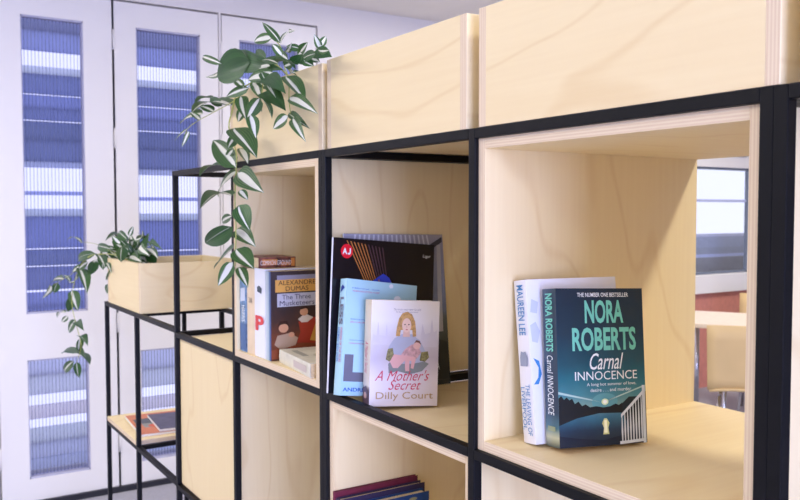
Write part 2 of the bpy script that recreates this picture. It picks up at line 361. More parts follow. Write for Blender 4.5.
# ------------------------------------------------------------------ books
def pose(x, y, yaw, lean, roll, w, z0):
    Rr = Matrix(((1,0,0,0),(0,math.cos(roll),math.sin(roll),w-w*math.cos(roll)),(0,-math.sin(roll),math.cos(roll),w*math.sin(roll)),(0,0,0,1)))
    Rl = Matrix(((math.cos(lean),0,-math.sin(lean),0),(0,1,0,0),(math.sin(lean),0,math.cos(lean),0),(0,0,0,1)))
    return Matrix.Translation(W(x, y, z0)) @ Matrix.Rotation(yaw, 4, 'Z') @ Rl @ Rr
def flatbox(name, a, b, mt, parent, bev=0):
    bm = bmesh.new(); box(bm, a, b, 0, bev); return link(name, bm, mt, parent)
class Book:
    """local axes: x thickness (cover at x=t), y width from the spine, z height; metres"""
    def __init__(s, name, label, cat, M, w, h, t, cover, spine=None, pages=PAPER, group=None, soft=True, hard=False):
        s.w, s.h, s.t = w, h, t; r = .0012 if hard else .0005; ov = .003 if hard else .0
        s.o = empty(name, (0,0,0), label, cat, group); s.o.matrix_world = M
        spine = spine or cover
        s.fc = flatbox('front_cover', (t-r, 0, 0), (t, w, h), cover, s.o)
        flatbox('back_cover', (0, 0, 0), (r, w, h), cover, s.o)
        bm = bmesh.new(); n = 6          # gently rounded spine
        prof = [(t*k/n, -(.0018 if hard else .0007)*math.sin(math.pi*k/n)) for k in range(n+1)]
        lo = [bm.verts.new((x, y, 0)) for x, y in prof]; hi = [bm.verts.new((x, y, h)) for x, y in prof]
        li = [bm.verts.new((x, r, 0)) for x, y in prof]; hii = [bm.verts.new((x, r, h)) for x, y in prof]
        for k in range(n):
            bm.faces.new((lo[k], lo[k+1], hi[k+1], hi[k])); bm.faces.new((li[k], hii[k], hii[k+1], li[k+1]))
            bm.faces.new((hi[k], hi[k+1], hii[k+1], hii[k])); bm.faces.new((lo[k], li[k], li[k+1], lo[k+1]))
        s.sp = link('spine', bm, spine, s.o)
        bm = bmesh.new(); bx = (r, .001, ov), (t-r, w-max(ov, .0008), h-ov-.0004)
        box(bm, *bx); link('pages', bm, pages, s.o)
    # flat prints
    def poly(s, name, pts, mt, layer=1, face='cover'):
        if isinstance(pts[0][0], (tuple, list)) and not any(k in name for k in ('rail', 'trail', 'rib', 'eyes')):
            for P in pts: s.poly(name, P, mt, layer, face)
            return
        bm = bmesh.new(); polys = pts if isinstance(pts[0][0], (tuple, list)) else [pts]; e = .00012*layer
        for P in polys:
            vs = [bm.verts.new((s.t+e, u*s.w, v*s.h) if face == 'cover' else (u*s.t, -.0012-e, v*s.h)) for u, v in P]
            f = bm.faces.new(vs)
        bm.normal_update()
        for f in bm.faces:
            n = Vector((1,0,0)) if face == 'cover' else Vector((0,-1,0))
            if f.normal.dot(n) < 0: f.normal_flip()
        return link(name, bm, mt, s.fc if face == 'cover' else s.sp, recalc=False)
    def text(s, name, txt, u0, u1, v0, v1, mt, layer=2, face='cover', shear=0, bold=0, fit='box', spacing=1.0, align='C', serif=False):
        cv = bpy.data.curves.new('lettering', 'FONT'); cv.body = txt; cv.size = 1; cv.shear = shear; cv.offset = bold; cv.space_character = spacing
        cv.align_x = 'CENTER'; cv.resolution_u = 3
        to = bpy.data.objects.new('lettering', cv); COL.objects.link(to); bpy.context.view_layer.update()
        me = bpy.data.meshes.new_from_object(to.evaluated_get(bpy.context.evaluated_depsgraph_get()))
        bpy.data.objects.remove(to); xs = [v.co.x for v in me.vertices]; ys = [v.co.y for v in me.vertices]
        ax, bx, ay, by = min(xs), max(xs), min(ys), max(ys); e = .00012*layer
        for v in me.vertices:
            p, q = (v.co.x-ax)/(bx-ax), (v.co.y-ay)/(by-ay)
            if face == 'cover': v.co = (s.t+e, (u0+p*(u1-u0))*s.w, (v0+q*(v1-v0))*s.h)
            else: v.co = ((u0+q*(u1-u0))*s.t, -.0012-e, (v1-p*(v1-v0))*s.h)     # reads downwards
        me.materials.clear(); me.materials.append(mt); me.name = name
        o = bpy.data.objects.new(name, me); COL.objects.link(o); o.parent = s.fc if face == 'cover' else s.sp; return o
def ell(cx, cy, rx, ry, n=20, a0=0, a1=2*math.pi): return [(cx+rx*math.cos(a0+(a1-a0)*k/n), cy+ry*math.sin(a0+(a1-a0)*k/n)) for k in range(n)]
def ink(rgb): return plain('ink_%d_%d_%d' % rgb, rgb, .45, 0, .03, 60)
ZZ, ZB = -1.0366, -.9715

# --- teal novel
q = [1.2288, 0.1239, -0.2294, 0.1222, 0.0309, 0.3037, 0.4697, 0.0785]
h = q[6]*U
teal = ramp_mat('teal_lake_cover', 2, [(0,(10,24,44)),(.10,(16,50,74)),(.19,(52,110,130)),(.26,(120,160,150)),(.32,(66,132,140)),(.42,(24,104,118)),(.52,(12,78,94)),(.70,(10,52,72)),(1,(10,38,58))], .32, 0, h, .05, 60)
B = Book('paperback_novel', 'dark teal paperback with a lake at dusk and large pale green title lettering', 'book', pose(*q[:5], q[5]*U, ZB), q[5]*U, h, q[7]*U, teal, ramp_mat('teal_spine', 2, [(0,(40,60,60)),(.06,(190,190,150)),(.12,(60,110,120)),(.22,(18,50,74)),(1,(16,52,72))], .32, 0, h))
lt, wh = ink((120,206,180)), ink((240,244,240))
B.poly('sky_streak_art', [[(.0,.335),(.38,.285),(.5,.27),(.38,.292),(.0,.35)], [(.54,.275),(.98,.36),(.98,.37),(.54,.283)]], ink((176,206,196)), 1)
tr_ = [(0,.14),(0,.31),(.03,.325),(.06,.30),(.09,.315),(.12,.295),(.15,.305),(.18,.27),(.22,.285),(.26,.255),(.30,.265),(.35,.245),(.42,.25),(.5,.24),(.58,.245),(.64,.26),(.68,.25),(.72,.265),(.72,.2),(.45,.205),(.2,.18)]
B.poly('tree_line_art', tr_, ink((8,20,28)), 2)
B.poly('bank_art', [(.72,.2),(.72,.26),(.8,.30),(.9,.30),(1,.33),(1,.1),(.8,.1)], ink((14,34,42)), 1)
B.poly('water_shadow_art', [[(0,.0),(0,.075),(.25,.05),(.5,.035),(.72,.06),(.72,.0)]], ink((10,28,48)), 1)
B.poly('sun_glow_art', ell(.52,.275,.15,.055), ink((96,158,160)), 1)
B.poly('sun_art', ell(.52,.275,.040,.020), ink((226,240,180)), 3)
B.poly('sun_core_art', ell(.52,.275,.022,.012), ink((255,255,236)), 4)
B.poly('sun_reflection_art', [[(.49,.07),(.56,.07),(.55,.11),(.565,.14),(.535,.17),(.505,.17),(.48,.14),(.50,.11)]], ink((214,214,140)), 2)
B.poly('reflection_core_art', [(.50,.08),(.54,.08),(.535,.16),(.505,.16)], ink((255,250,200)), 3)
rail = [[(.70,.19),(.985,.35),(.985,.325),(.70,.168)], [(.68,.02),(.985,.03),(.985,.012),(.68,.0)]]
for k in range(9):
    u = .705+.033*k; v = .175+.0185*k; rail.append([(u,.02),(u+.012,.02),(u+.016,.02+(v-.02)*.4),(u+.010,v),(u+.002,v),(u-.004,.02+(v-.02)*.4)])
rail.append([(.955,.0),(.99,.0),(.99,.37),(.955,.37)])
B.poly('white_railing_art', rail, ink((222,228,230)), 3)
B.text('publisher_line', 'THE NUMBER ONE BESTSELLER', .24,.83,.945,.972, wh, bold=.01)
B.text('author_lettering', 'NORA', .32,.765,.775,.925, lt, bold=.03)
B.text('author_lettering', 'ROBERTS', .17,.905,.60,.75, lt, bold=.03)
B.text('title_lettering', 'Carnal', .36,.75,.48,.585, wh, shear=.35, bold=.005)
B.text('title_lettering', 'INNOCENCE', .19,.905,.415,.47, wh)
B.text('tagline', 'A long hot summer of love,', .32,.89,.372,.397, wh)
B.text('tagline', 'desire . . . and murder', .36,.83,.340,.362, wh)
B.text('spine_author', 'NORA ROBERTS', .26,.80,.60,.97, lt, face='spine', bold=.03)
B.text('spine_title', 'Carnal INNOCENCE', .30,.74,.20,.575, wh, face='spine', shear=.1)
B.poly('spine_mark', [(.25,.10),(.8,.10),(.8,.13),(.25,.13)], ink((150,160,120)), 2, 'spine')

# --- white novel behind it
q = [1.1427, 0.1109, -0.1927, 0.1415, 0, 0.331, 0.4995, 0.0828-.012]
wm = plain('white_dust_jacket', (240,238,240), .4, 0, .02, 20)
B = Book('paperback_novel', 'white hardback with blue spine lettering behind the teal novel', 'book', pose(*q[:5], q[5]*U, ZB), q[5]*U, q[6]*U, q[7]*U, wm, pages=PAPERW)
bl_ = ink((70,140,196)); gy = ink((150,158,178))
B.text('spine_author', 'MAUREEN LEE', .28,.82,.66,.97, bl_, face='spine', bold=.01)
B.poly('spine_picture', [[(.2,.47),(.8,.47),(.85,.52),(.7,.56),(.5,.555),(.3,.56),(.2,.52)]], gy, 1, 'spine')
B.text('spine_title', 'THE LEAVING OF', .50,.86,.05,.36, bl_, face='spine')
B.text('spine_title', 'LIVERPOOL', .12,.44,.08,.34, bl_, face='spine')
B.poly('cover_picture_art', [[(.03,.62),(.09,.61),(.12,.68),(.08,.74),(.02,.72)], [(.03,.80),(.10,.79),(.12,.86),(.05,.88)]], ink((212,214,224)), 1)
B.poly('cover_swirl_art', [[(.03,.52),(.09,.50),(.11,.42),(.07,.36),(.02,.36),(.07,.40),(.08,.46)]], bl_, 1)

# --- pale novel with the woman and child
q = [0.2212, 0.0650, -0.2947, 0.0759, 0.0519, 0.2786, 0.4147, 0.1091]
h = q[6]*U
dm = ramp_mat('misty_cover', 2, [(0,(232,220,218)),(.25,(228,216,216)),(.45,(196,184,190)),(.62,(212,204,208)),(.8,(236,230,228)),(1,(238,228,214))], .4, 0, h, .12, 40)
B = Book('paperback_novel', 'pale worn paperback showing a fair-haired woman holding a child, red script title', 'book', pose(*q[:5], q[5]*U, ZZ), q[5]*U, h, q[7]*U, dm, ramp_mat('misty_spine', 2, [(0,(120,100,110)),(.14,(120,100,110)),(.18,(232,222,214)),(1,(228,208,176))], .5, 0, h, .08, 60))
B.poly('harbour_art', [[(.03,.58),(.30,.58),(.30,.66),(.24,.66),(.225,.78),(.21,.66),(.12,.67),(.10,.80),(.08,.66),(.03,.68)], [(.72,.56),(.97,.56),(.97,.72),(.92,.70),(.89,.83),(.87,.70),(.79,.68),(.75,.78),(.73,.66)]], ink((212,204,210)), 1)
B.poly('skirt_art', [(.27,.31),(.40,.33),(.58,.30),(.76,.33),(.86,.40),(.74,.44),(.36,.46),(.26,.40)], ink((132,136,132)), 1)
B.poly('shawl_art', [(.24,.46),(.26,.56),(.34,.64),(.44,.68),(.60,.68),(.72,.62),(.82,.50),(.78,.42),(.60,.40),(.34,.40)], ink((178,180,194)), 2)
B.poly('sleeve_art', [[(.22,.44),(.28,.42),(.34,.48),(.32,.55),(.25,.54)], [(.72,.43),(.80,.42),(.86,.46),(.84,.52),(.74,.51)]], plain('tartan_sleeve', (130,122,74), .5, 0, .5, 300), 3)
B.poly('hair_art', [(.36,.66),(.37,.74),(.40,.83),(.45,.88),(.52,.895),(.59,.87),(.64,.80),(.655,.72),(.66,.66),(.61,.655),(.60,.72),(.43,.72),(.42,.66)], plain('wavy_hair', (196,152,88), .5, 0, .35, 220), 3)
B.poly('neck_art', [(.46,.655),(.57,.655),(.56,.72),(.47,.72)], ink((226,186,164)), 3)
B.poly('face_art', ell(.515,.765,.068,.068), ink((238,202,180)), 4)
B.poly('fringe_art', [(.43,.78),(.45,.84),(.52,.865),(.58,.84),(.60,.78),(.565,.83),(.50,.835),(.46,.81)], ink((210,166,100)), 5)
B.poly('eyes_art', [ell(.490,.772,.013,.006,8), ell(.545,.772,.013,.006,8)], ink((104,74,64)), 5)
B.poly('nose_art', [(.512,.765),(.522,.765),(.526,.742),(.508,.742)], ink((222,178,156)), 5)
B.poly('mouth_art', ell(.517,.724,.018,.006,8), ink((200,104,104)), 5)
B.poly('child_art', [(.42,.46),(.50,.54),(.60,.585),(.70,.56),(.74,.51),(.68,.45),(.55,.43)], plain('child_wrap', (206,160,156), .5, 0, .25, 200), 4)
B.poly('child_head_art', ell(.675,.575,.055,.038), ink((226,180,164)), 5)
B.poly('child_hair_art', [(.63,.59),(.66,.625),(.71,.62),(.74,.58),(.70,.60),(.66,.605)], ink((112,76,60)), 6)
B.poly('arm_art', [[(.28,.42),(.34,.49),(.48,.48),(.66,.46),(.66,.425),(.50,.43),(.40,.36),(.33,.36)], [(.50,.44),(.57,.44),(.57,.33),(.51,.33)], [(.60,.44),(.66,.44),(.63,.35),(.59,.36)]], ink((226,172,164)), 5)
red = ink((206,50,78)); gold = ink((190,156,110))
B.text('tagline', 'The truth must never be told', .32,.72,.905,.925, ink((150,140,150)))
B.text('tagline', 'by the ones who love most', .36,.68,.88,.898, ink((150,140,150)))
B.text('title_lettering', "A Mother's", .07,.87,.24,.34, red, 6, shear=.45, bold=-.004)
B.text('title_lettering', 'Secret', .27,.75,.155,.245, red, 6, shear=.45, bold=-.004)
B.text('author_lettering', 'Dilly Court', .09,.93,.048,.135, gold, 6, bold=.004)
B.text('spine_title', "A Mother's Secret", .3,.75,.30,.60, red, face='spine', shear=.3)
B.poly('spine_art', [[(.1,.03),(.9,.03),(.9,.13),(.6,.18),(.1,.15)]], ink((98,72,86)), 1, 'spine')
B.poly('spine_face_art', [ell(.5,.09,.22,.03)], ink((214,170,160)), 2, 'spine')

# --- light blue novel
q = [0.1633, -0.0362, 0.0011, 0.1164, 0.1398, 0.3385, 0.4666, 0.0541]
lb = plain('pale_blue_cover', (176,216,226), .38, 0, .03, 15)
B = Book('paperback_novel', 'light blue paperback with big grey letter L, behind the pale worn novel', 'book', pose(*q[:5], q[5]*U, ZZ), q[5]*U, q[6]*U, q[7]*U, lb)
gr = ink((112,112,128)); blu = ink((40,96,190)); pk = ink((206,70,130))
B.poly('cover_letter', [(.03,.12),(.40,.12),(.40,.20),(.15,.20),(.15,.35),(.03,.35)], gr, 1)
B.text('author_lettering', 'ANDREW SEAN GREER', .03,.95,.035,.068, blu, bold=.02)
for v, a, c in ((.93,'Hilarious, wise',blu),(.905,'WASHINGTON POST',pk),(.66,'Bedazzling, ardent',blu),(.635,'NEW YORK TIMES',pk),(.48,'Charming',blu),(.455,'I adore this book',pk)): B.text('quote_line', a, .08,.30 if v < .9 else .46, v-.014, v, c)
B.poly('cloud_art', [ell(.44,.74,.10,.05), ell(.86,.80,.10,.02), ell(.72,.86,.05,.03), ell(.62,.97,.03,.02)], ink((236,240,246)), 1)
B.poly('swallow_art', [[(.60,.80),(.72,.845),(.86,.835),(.74,.83),(.70,.80),(.68,.82)], [(.55,.82),(.62,.85),(.66,.84),(.6,.83)]], ink((30,44,66)), 2)
B.text('spine_title', 'LESS', .25,.80,.60,.84, gr, face='spine', bold=.03)
B.poly('spine_bird_art', [[(.2,.88),(.8,.92),(.5,.95),(.3,.93)]], ink((40,60,140)), 2, 'spine')
B.text('spine_author', 'ANDREW SEAN GREER', .15,.45,.28,.58, blu, face='spine')
B.text('spine_line', 'WINNER OF THE PRIZE', .55,.85,.28,.58, pk, face='spine')

# --- black magazine
q = [0.1127, -0.0412, 0.0864, 0.0591, 0.0857, 0.537, 0.6333, 0.0116]
w_, h_ = q[5]*U, q[6]*U
B = Book('magazine', 'black architecture magazine with a red round badge and orange light trails', 'magazine', pose(*q[:5], w_, ZZ), w_, h_, q[7]*U, plain('gloss_black_cover', (24,20,26), .22), plain('white_spine', (226,224,232), .4), PAPERW, 'magazines leaning in the middle cell')
beams = []
for k in range(11):
    u = .12+.034*k; beams.append([(u, .985-.003*k), (u+.010, .985-.003*k), (.382+.017*k, .62), (.374+.017*k, .62)])
B.poly('light_trail_art', beams[:6], ink((196,124,58)), 1); B.poly('dim_light_trail_art', beams[6:], ink((92,62,66)), 1)
B.poly('blue_glow_art', [(.32,.70),(.40,.74),(.48,.78),(.54,.755),(.58,.70),(.58,.60),(.36,.58)], ink((52,70,190)), 2)
B.poly('glow_streak_art', [[(.37,.71),(.385,.72),(.43,.60),(.415,.60)], [(.43,.74),(.445,.745),(.47,.6),(.455,.6)]], ink((150,100,120)), 3)
B.poly('crescent_art', [(.46,.60),(.52,.655),(.585,.68),(.58,.60)], ink((176,190,226)), 3)
B.poly('red_badge', ell(.125,.915,.056,.047, 32), ink((224,24,44)), 4)
B.text('badge_lettering', 'A', .085,.128,.895,.936, wh, 5, bold=.03)
B.poly('badge_lettering', [(.150,.936),(.162,.936),(.162,.905),(.155,.895),(.143,.893),(.133,.897),(.133,.907),(.143,.904),(.150,.908)], wh, 5)
B.text('cover_lettering', 'Liger', .88,.96,.90,.926, wh, 5)

# --- building magazine
q = [0.1106-.035, 0.061+.03, 0.0436, 0.1259, 0.0239, 0.5281, 0.6795, 0.01]
w_, h_ = q[5]*U, q[6]*U
B = Book('magazine', 'grey magazine with a glass building photo, behind the black magazine', 'magazine', pose(*q[:5], w_, ZZ), w_, h_, q[7]*U,
  ramp_mat('building_photo_cover', 2, [(0,(40,50,54)),(.25,(70,80,80)),(.42,(96,104,104)),(.52,(112,122,150)),(.66,(130,140,176)),(.9,(150,152,176)),(1,(168,166,180))], .25, 0, h_, .15, 60), PAPERW, PAPERW, 'magazines leaning in the middle cell')
B.poly('roof_rib_art', [[(.10+.045*k,.995),(.118+.045*k,.995),(.10+.047*k,.93),(.085+.047*k,.93)] for k in range(17)], ink((206,206,216)), 1)
B.poly('roof_beam_art', [(.78,.90),(.99,.985),(.99,.95),(.84,.885)], ink((58,60,72)), 2)
B.poly('column_art', [(.90,.35),(.95,.35),(.97,.93),(.93,.93)], ink((176,176,184)), 2)
B.poly('foreground_art', [[(.86,.03),(.99,.03),(.985,.28),(.90,.30)]], ink((36,42,44)), 2)
B.text('corner_mark', 'RA', .83,.89,.10,.15, ink((196,200,196)), 3)

# --- row of paperbacks in the left box
def std(x, w, h, t, y=.018): return pose(x, y, 0, 0, 0, w*U, ZB)
rowg = 'paperbacks standing in the left box'
x = -.965
B = Book('paperback_novel', 'paperback with a mottled blue spine, leftmost of the row in the left box', 'book', std(-.966,.31,.428,.062), .31*U, .425*U, .098*U, plain('mottled_blue_spine', (104,136,170), .5, 0, .5, 90), group=rowg)
B.poly('spine_patch', [[(.1,.02),(.9,.02),(.9,.34),(.1,.34)]], ink((70,104,150)), 1, 'spine'); B.poly('spine_patch', [[(.15,.60),(.8,.62),(.8,.78),(.2,.76)]], ink((206,214,226)), 1, 'spine')
B.text('spine_title', 'HARRIS', .3,.8,.36,.56, wh, face='spine')
B = Book('paperback_novel', 'cream paperback between the mottled blue spine and the white spine with a red letter', 'book', std(-.867,.32,.43,.075), .32*U, .432*U, .098*U, plain('cream_cover', (232,208,172), .6, 0, .08, 30), group=rowg)
B.text('spine_title', 'JAMES', .2,.75,.60,.66, ink((90,70,70)), face='spine')
B = Book('paperback_novel', 'white paperback with a red letter P on its spine', 'book', std(-.768,.32,.436,.068), .32*U, .438*U, .130*U, plain('white_cover', (238,238,242), .4, 0, .02, 20), group=rowg)
# the red letter stands upright on the spine
cv = bpy.data.curves.new('l', 'FONT'); cv.body = 'P'; cv.size = 1; cv.offset = .04
to = bpy.data.objects.new('l', cv); COL.objects.link(to); bpy.context.view_layer.update()
me = bpy.data.meshes.new_from_object(to.evaluated_get(bpy.context.evaluated_depsgraph_get())); bpy.data.objects.remove(to)
xs = [v.co.x for v in me.vertices]; ys = [v.co.y for v in me.vertices]
for v in me.vertices: v.co = ((.12+.8*(v.co.x-min(xs))/(max(xs)-min(xs)))*.130*U, -.0016, (.30+.17*(v.co.y-min(ys))/(max(ys)-min(ys)))*.438*U)
me.materials.clear(); me.materials.append(ink((222,60,60))); o = bpy.data.objects.new('spine_letter', me); COL.objects.link(o); o.parent = B.sp
B.poly('spine_figure_art', [[(.3,.74),(.7,.72),(.75,.78),(.5,.81),(.3,.79)]], ink((60,74,84)), 1, 'spine')
q = [-0.634, 0.018, 0, 0, 0, .32, .43, .065]
h = q[6]*U
B = Book('paperback_novel', 'classic paperback with an orange author band over a painted scene', 'book', pose(*q[:5], 0, ZB), q[5]*U, h, q[7]*U,
   ramp_mat('dark_painting_cover', 2, [(0,(96,54,34)),(.2,(120,62,36)),(.4,(74,46,38)),(.6,(56,42,44)),(.8,(52,44,52)),(1,(60,50,56))], .4, 0, h, .3, 70), ramp_mat('grey_blue_spine', 0, [(0,(214,222,226)),(.6,(170,188,196)),(.8,(70,100,150)),(1,(50,60,110))], .4, 0, q[7]*U), group=rowg)
B.poly('title_panel', [(.10,.80),(.78,.80),(.78,.955),(.10,.955)], ink((150,148,166)), 1)
B.poly('author_band', [(.07,.765),(.79,.765),(.79,.905),(.07,.905)], ink((226,170,86)), 2)
B.poly('title_panel', [(.10,.60),(.77,.60),(.77,.75),(.10,.75)], ink((196,196,206)), 2)
B.text('author_lettering', 'ALEXANDRE', .12,.74,.845,.895, ink((70,44,40)), 3)
B.text('author_lettering', 'DUMAS', .24,.62,.778,.828, ink((70,44,40)), 3)
B.text('title_lettering', 'The Three', .18,.66,.68,.735, ink((50,50,80)), 3)
B.text('title_lettering', 'Musketeers', .14,.72,.612,.668, ink((50,50,80)), 3)
# generic painted figures
B.poly('coat_art', [[(.42,.18),(.76,.16),(.85,.36),(.74,.46),(.60,.47),(.45,.42),(.48,.30)]], ink((172,58,38)), 1)
B.poly('sash_art', [[(.64,.2),(.76,.18),(.84,.34),(.76,.44)]], ink((206,150,60)), 2)
B.poly('collar_art', [[(.44,.45),(.56,.51),(.70,.46),(.60,.41),(.50,.41)]], ink((228,214,196)), 3)
B.poly('painted_face_art', [ell(.54,.53,.07,.045), ell(.20,.36,.08,.05), ell(.33,.28,.05,.03)], ink((216,160,120)), 4)
B.poly('painted_hair_art', [[(.46,.55),(.50,.59),(.60,.59),(.63,.53),(.58,.57),(.50,.56)], [(.10,.38),(.14,.44),(.26,.44),(.30,.36),(.24,.41),(.14,.40)]], ink((60,36,26)), 5)
B.poly('painted_sleeve_art', [[(.05,.18),(.10,.28),(.30,.30),(.44,.24),(.40,.16),(.15,.12)]], ink((190,160,130)), 2)
B.poly('painted_table_art', [[(0,.02),(.98,.02),(.98,.14),(.5,.18),(0,.12)]], ink((142,72,40)), 1)
# book lying on top of the row
M = Matrix.Translation(W(-.955, .02, ZB+.4385))@Matrix(((1,0,0,0),(0,1,0,0),(0,0,1,0),(0,0,0,1)))
tt = .052; L_ = .20
ob = empty('paperback_novel', (0,0,0), 'patterned brown paperback lying flat on top of the standing row', 'book'); ob.matrix_world = M
bw = .235
patt = plain('patterned_cover', (120,70,56), .5, 0, .7, 120)
flatbox('front_cover', (0,0,tt*U-.0005), (bw*U, L_*U, tt*U), patt, ob); flatbox('back_cover', (0,0,0), (bw*U, L_*U, .0005), patt, ob)
flatbox('spine', (bw*U-.0006, 0, .0005), (bw*U, L_*U, tt*U-.0005), patt, ob); flatbox('pages', (.001,.0008,.0005), (bw*U-.0006, L_*U-.0008, tt*U-.0005), PAPER, ob)
bm = bmesh.new()
for y0, y1, z0, z1 in ((.02,.10,.25,.8),(.12,.17,.2,.5),(.175,.195,.1,.9)): box(bm, (bw*U, y0*U, z0*tt*U), (bw*U+.0003, y1*U, z1*tt*U))
link('spine_pattern', bm, ink((214,140,70)), ob)
cv = bpy.data.curves.new('l', 'FONT'); cv.body = 'COMMON GROUND'; cv.size = 1
to = bpy.data.objects.new('l', cv); COL.objects.link(to); bpy.context.view_layer.update()
me = bpy.data.meshes.new_from_object(to.evaluated_get(bpy.context.evaluated_depsgraph_get())); bpy.data.objects.remove(to)
xs = [v.co.x for v in me.vertices]; ys = [v.co.y for v in me.vertices]
for v in me.vertices: v.co = (bw*U+.0006, (.01+.165*(v.co.x-min(xs))/(max(xs)-min(xs)))*U, (.25+.45*(v.co.y-min(ys))/(max(ys)-min(ys)))*tt*U)
me.materials.clear(); me.materials.append(ink((236,226,220))); o = bpy.data.objects.new('spine_title', me); COL.objects.link(o); o.parent = ob
# worn book lying in front of the row
w_, h_, t_ = .30*U, .425*U, .062*U
M = Matrix.Translation(W(-.105, -.005, ZB)) @ Matrix.Rotation(-.11, 4, 'Z') @ Matrix(((0,0,-1,0),(0,1,0,0),(1,0,0,0),(0,0,0,1)))
wc = plain('worn_cream_cover', (226,220,196), .55, 0, .1, 40)
B = Book('paperback_novel', 'worn cream paperback lying flat in front of the painted classic', 'book', M, w_, h_, t_, wc, group=None)
B.poly('cover_landscape_art', [[(.30,.06),(.92,.06),(.9,.5),(.75,.7),(.5,.66),(.3,.5)]], ink((196,186,146)), 1)
B.poly('cover_title_mark', [[(.12,.45),(.22,.45),(.22,.85),(.12,.85)]], ink((170,170,150)), 1)
B.poly('spine_smudge', [[(.25,.1),(.75,.1),(.75,.5),(.25,.5)]], ink((206,190,176)), 1, 'spine')

# --- three hardbacks upright in the lower box
hg = 'hardbacks in the lower box'; ZL = R2B+P_
def low(x, top): return (top-ZL)*U
navy = plain('navy_cloth_cover', (28,66,120), .45, 0, .15, 60)
B = Book('hardback_book', 'royal blue hardback, nearest of the three in the lower box', 'book', pose(.124,.012,0,.0,0,0,ZL), .41*U, low(.1,-1.462), .050*U, navy, ramp_mat('blue_spine', 2, [(0,(30,60,100)),(.9,(60,120,160)),(1,(70,150,180))], .4, 0, .2), PAPER, hg, hard=True)
B.poly('cover_ornament', [ell(.45,.965,.10,.02), ell(.8,.96,.05,.015)], ink((150,150,110)), 1)
B = Book('hardback_book', 'dark violet hardback in the middle of the three in the lower box', 'book', pose(.087,.014,0,.0,0,0,ZL), .42*U, low(.1,-1.440), .036*U, plain('violet_cloth_cover', (52,44,78), .5, 0, .1, 60), None, PAPER, hg, hard=True)
B = Book('hardback_book', 'maroon backed hardback against the side of the lower box', 'book', pose(.0655,.012,0,.0,0,0,ZL), .41*U, low(.1,-1.418), .020*U, plain('maroon_cloth_cover', (110,34,56), .5, 0, .1, 60), None, PAPERW, hg, hard=True)

# --- magazines on the low shelf
def lying(name, label, cx, cy, z, yaw, w, h, t, cover):
    M = Matrix.Translation(W(cx, cy, z)) @ Matrix.Rotation(yaw, 4, 'Z') @ Matrix(((0,0,-1,0),(0,1,0,0),(1,0,0,0),(0,0,0,1)))
    return Book(name, label, 'magazine', M, w*U, h*U, t*U, cover, PAPERW, PAPERW, 'magazines lying on the low shelf')
B = lying('magazine', 'orange magazine lying open-edged on the low shelf, under the dark one', -3.06, .06, -1.924, -.07, .56, .64, .02, plain('orange_cover', (214,122,70), .35, 0, .1, 12))
B.poly('photo_art', [[(.12,.30),(.9,.30),(.9,.62),(.12,.62)]], ink((150,150,140)), 1); B.poly('photo_art', [[(.05,.50),(.42,.50),(.42,.75),(.05,.75)]], ink((86,90,96)), 2)
B.poly('blob_art', [ell(.30,.36,.12,.08)], ink((226,96,50)), 3)
B = lying('magazine', 'dark picture magazine lying on top of the orange one on the low shelf', -3.06, .20, -1.903, -.09, .42, .50, .02, plain('dark_photo_cover', (86,78,90), .3, 0, .35, 40))
B.poly('photo_art', [[(.5,.10),(.85,.10),(.85,.36),(.5,.36)]], ink((170,150,130)), 1); B.poly('photo_art', [[(.5,.45),(.8,.45),(.8,.8),(.5,.8)]], ink((150,140,160)), 1)

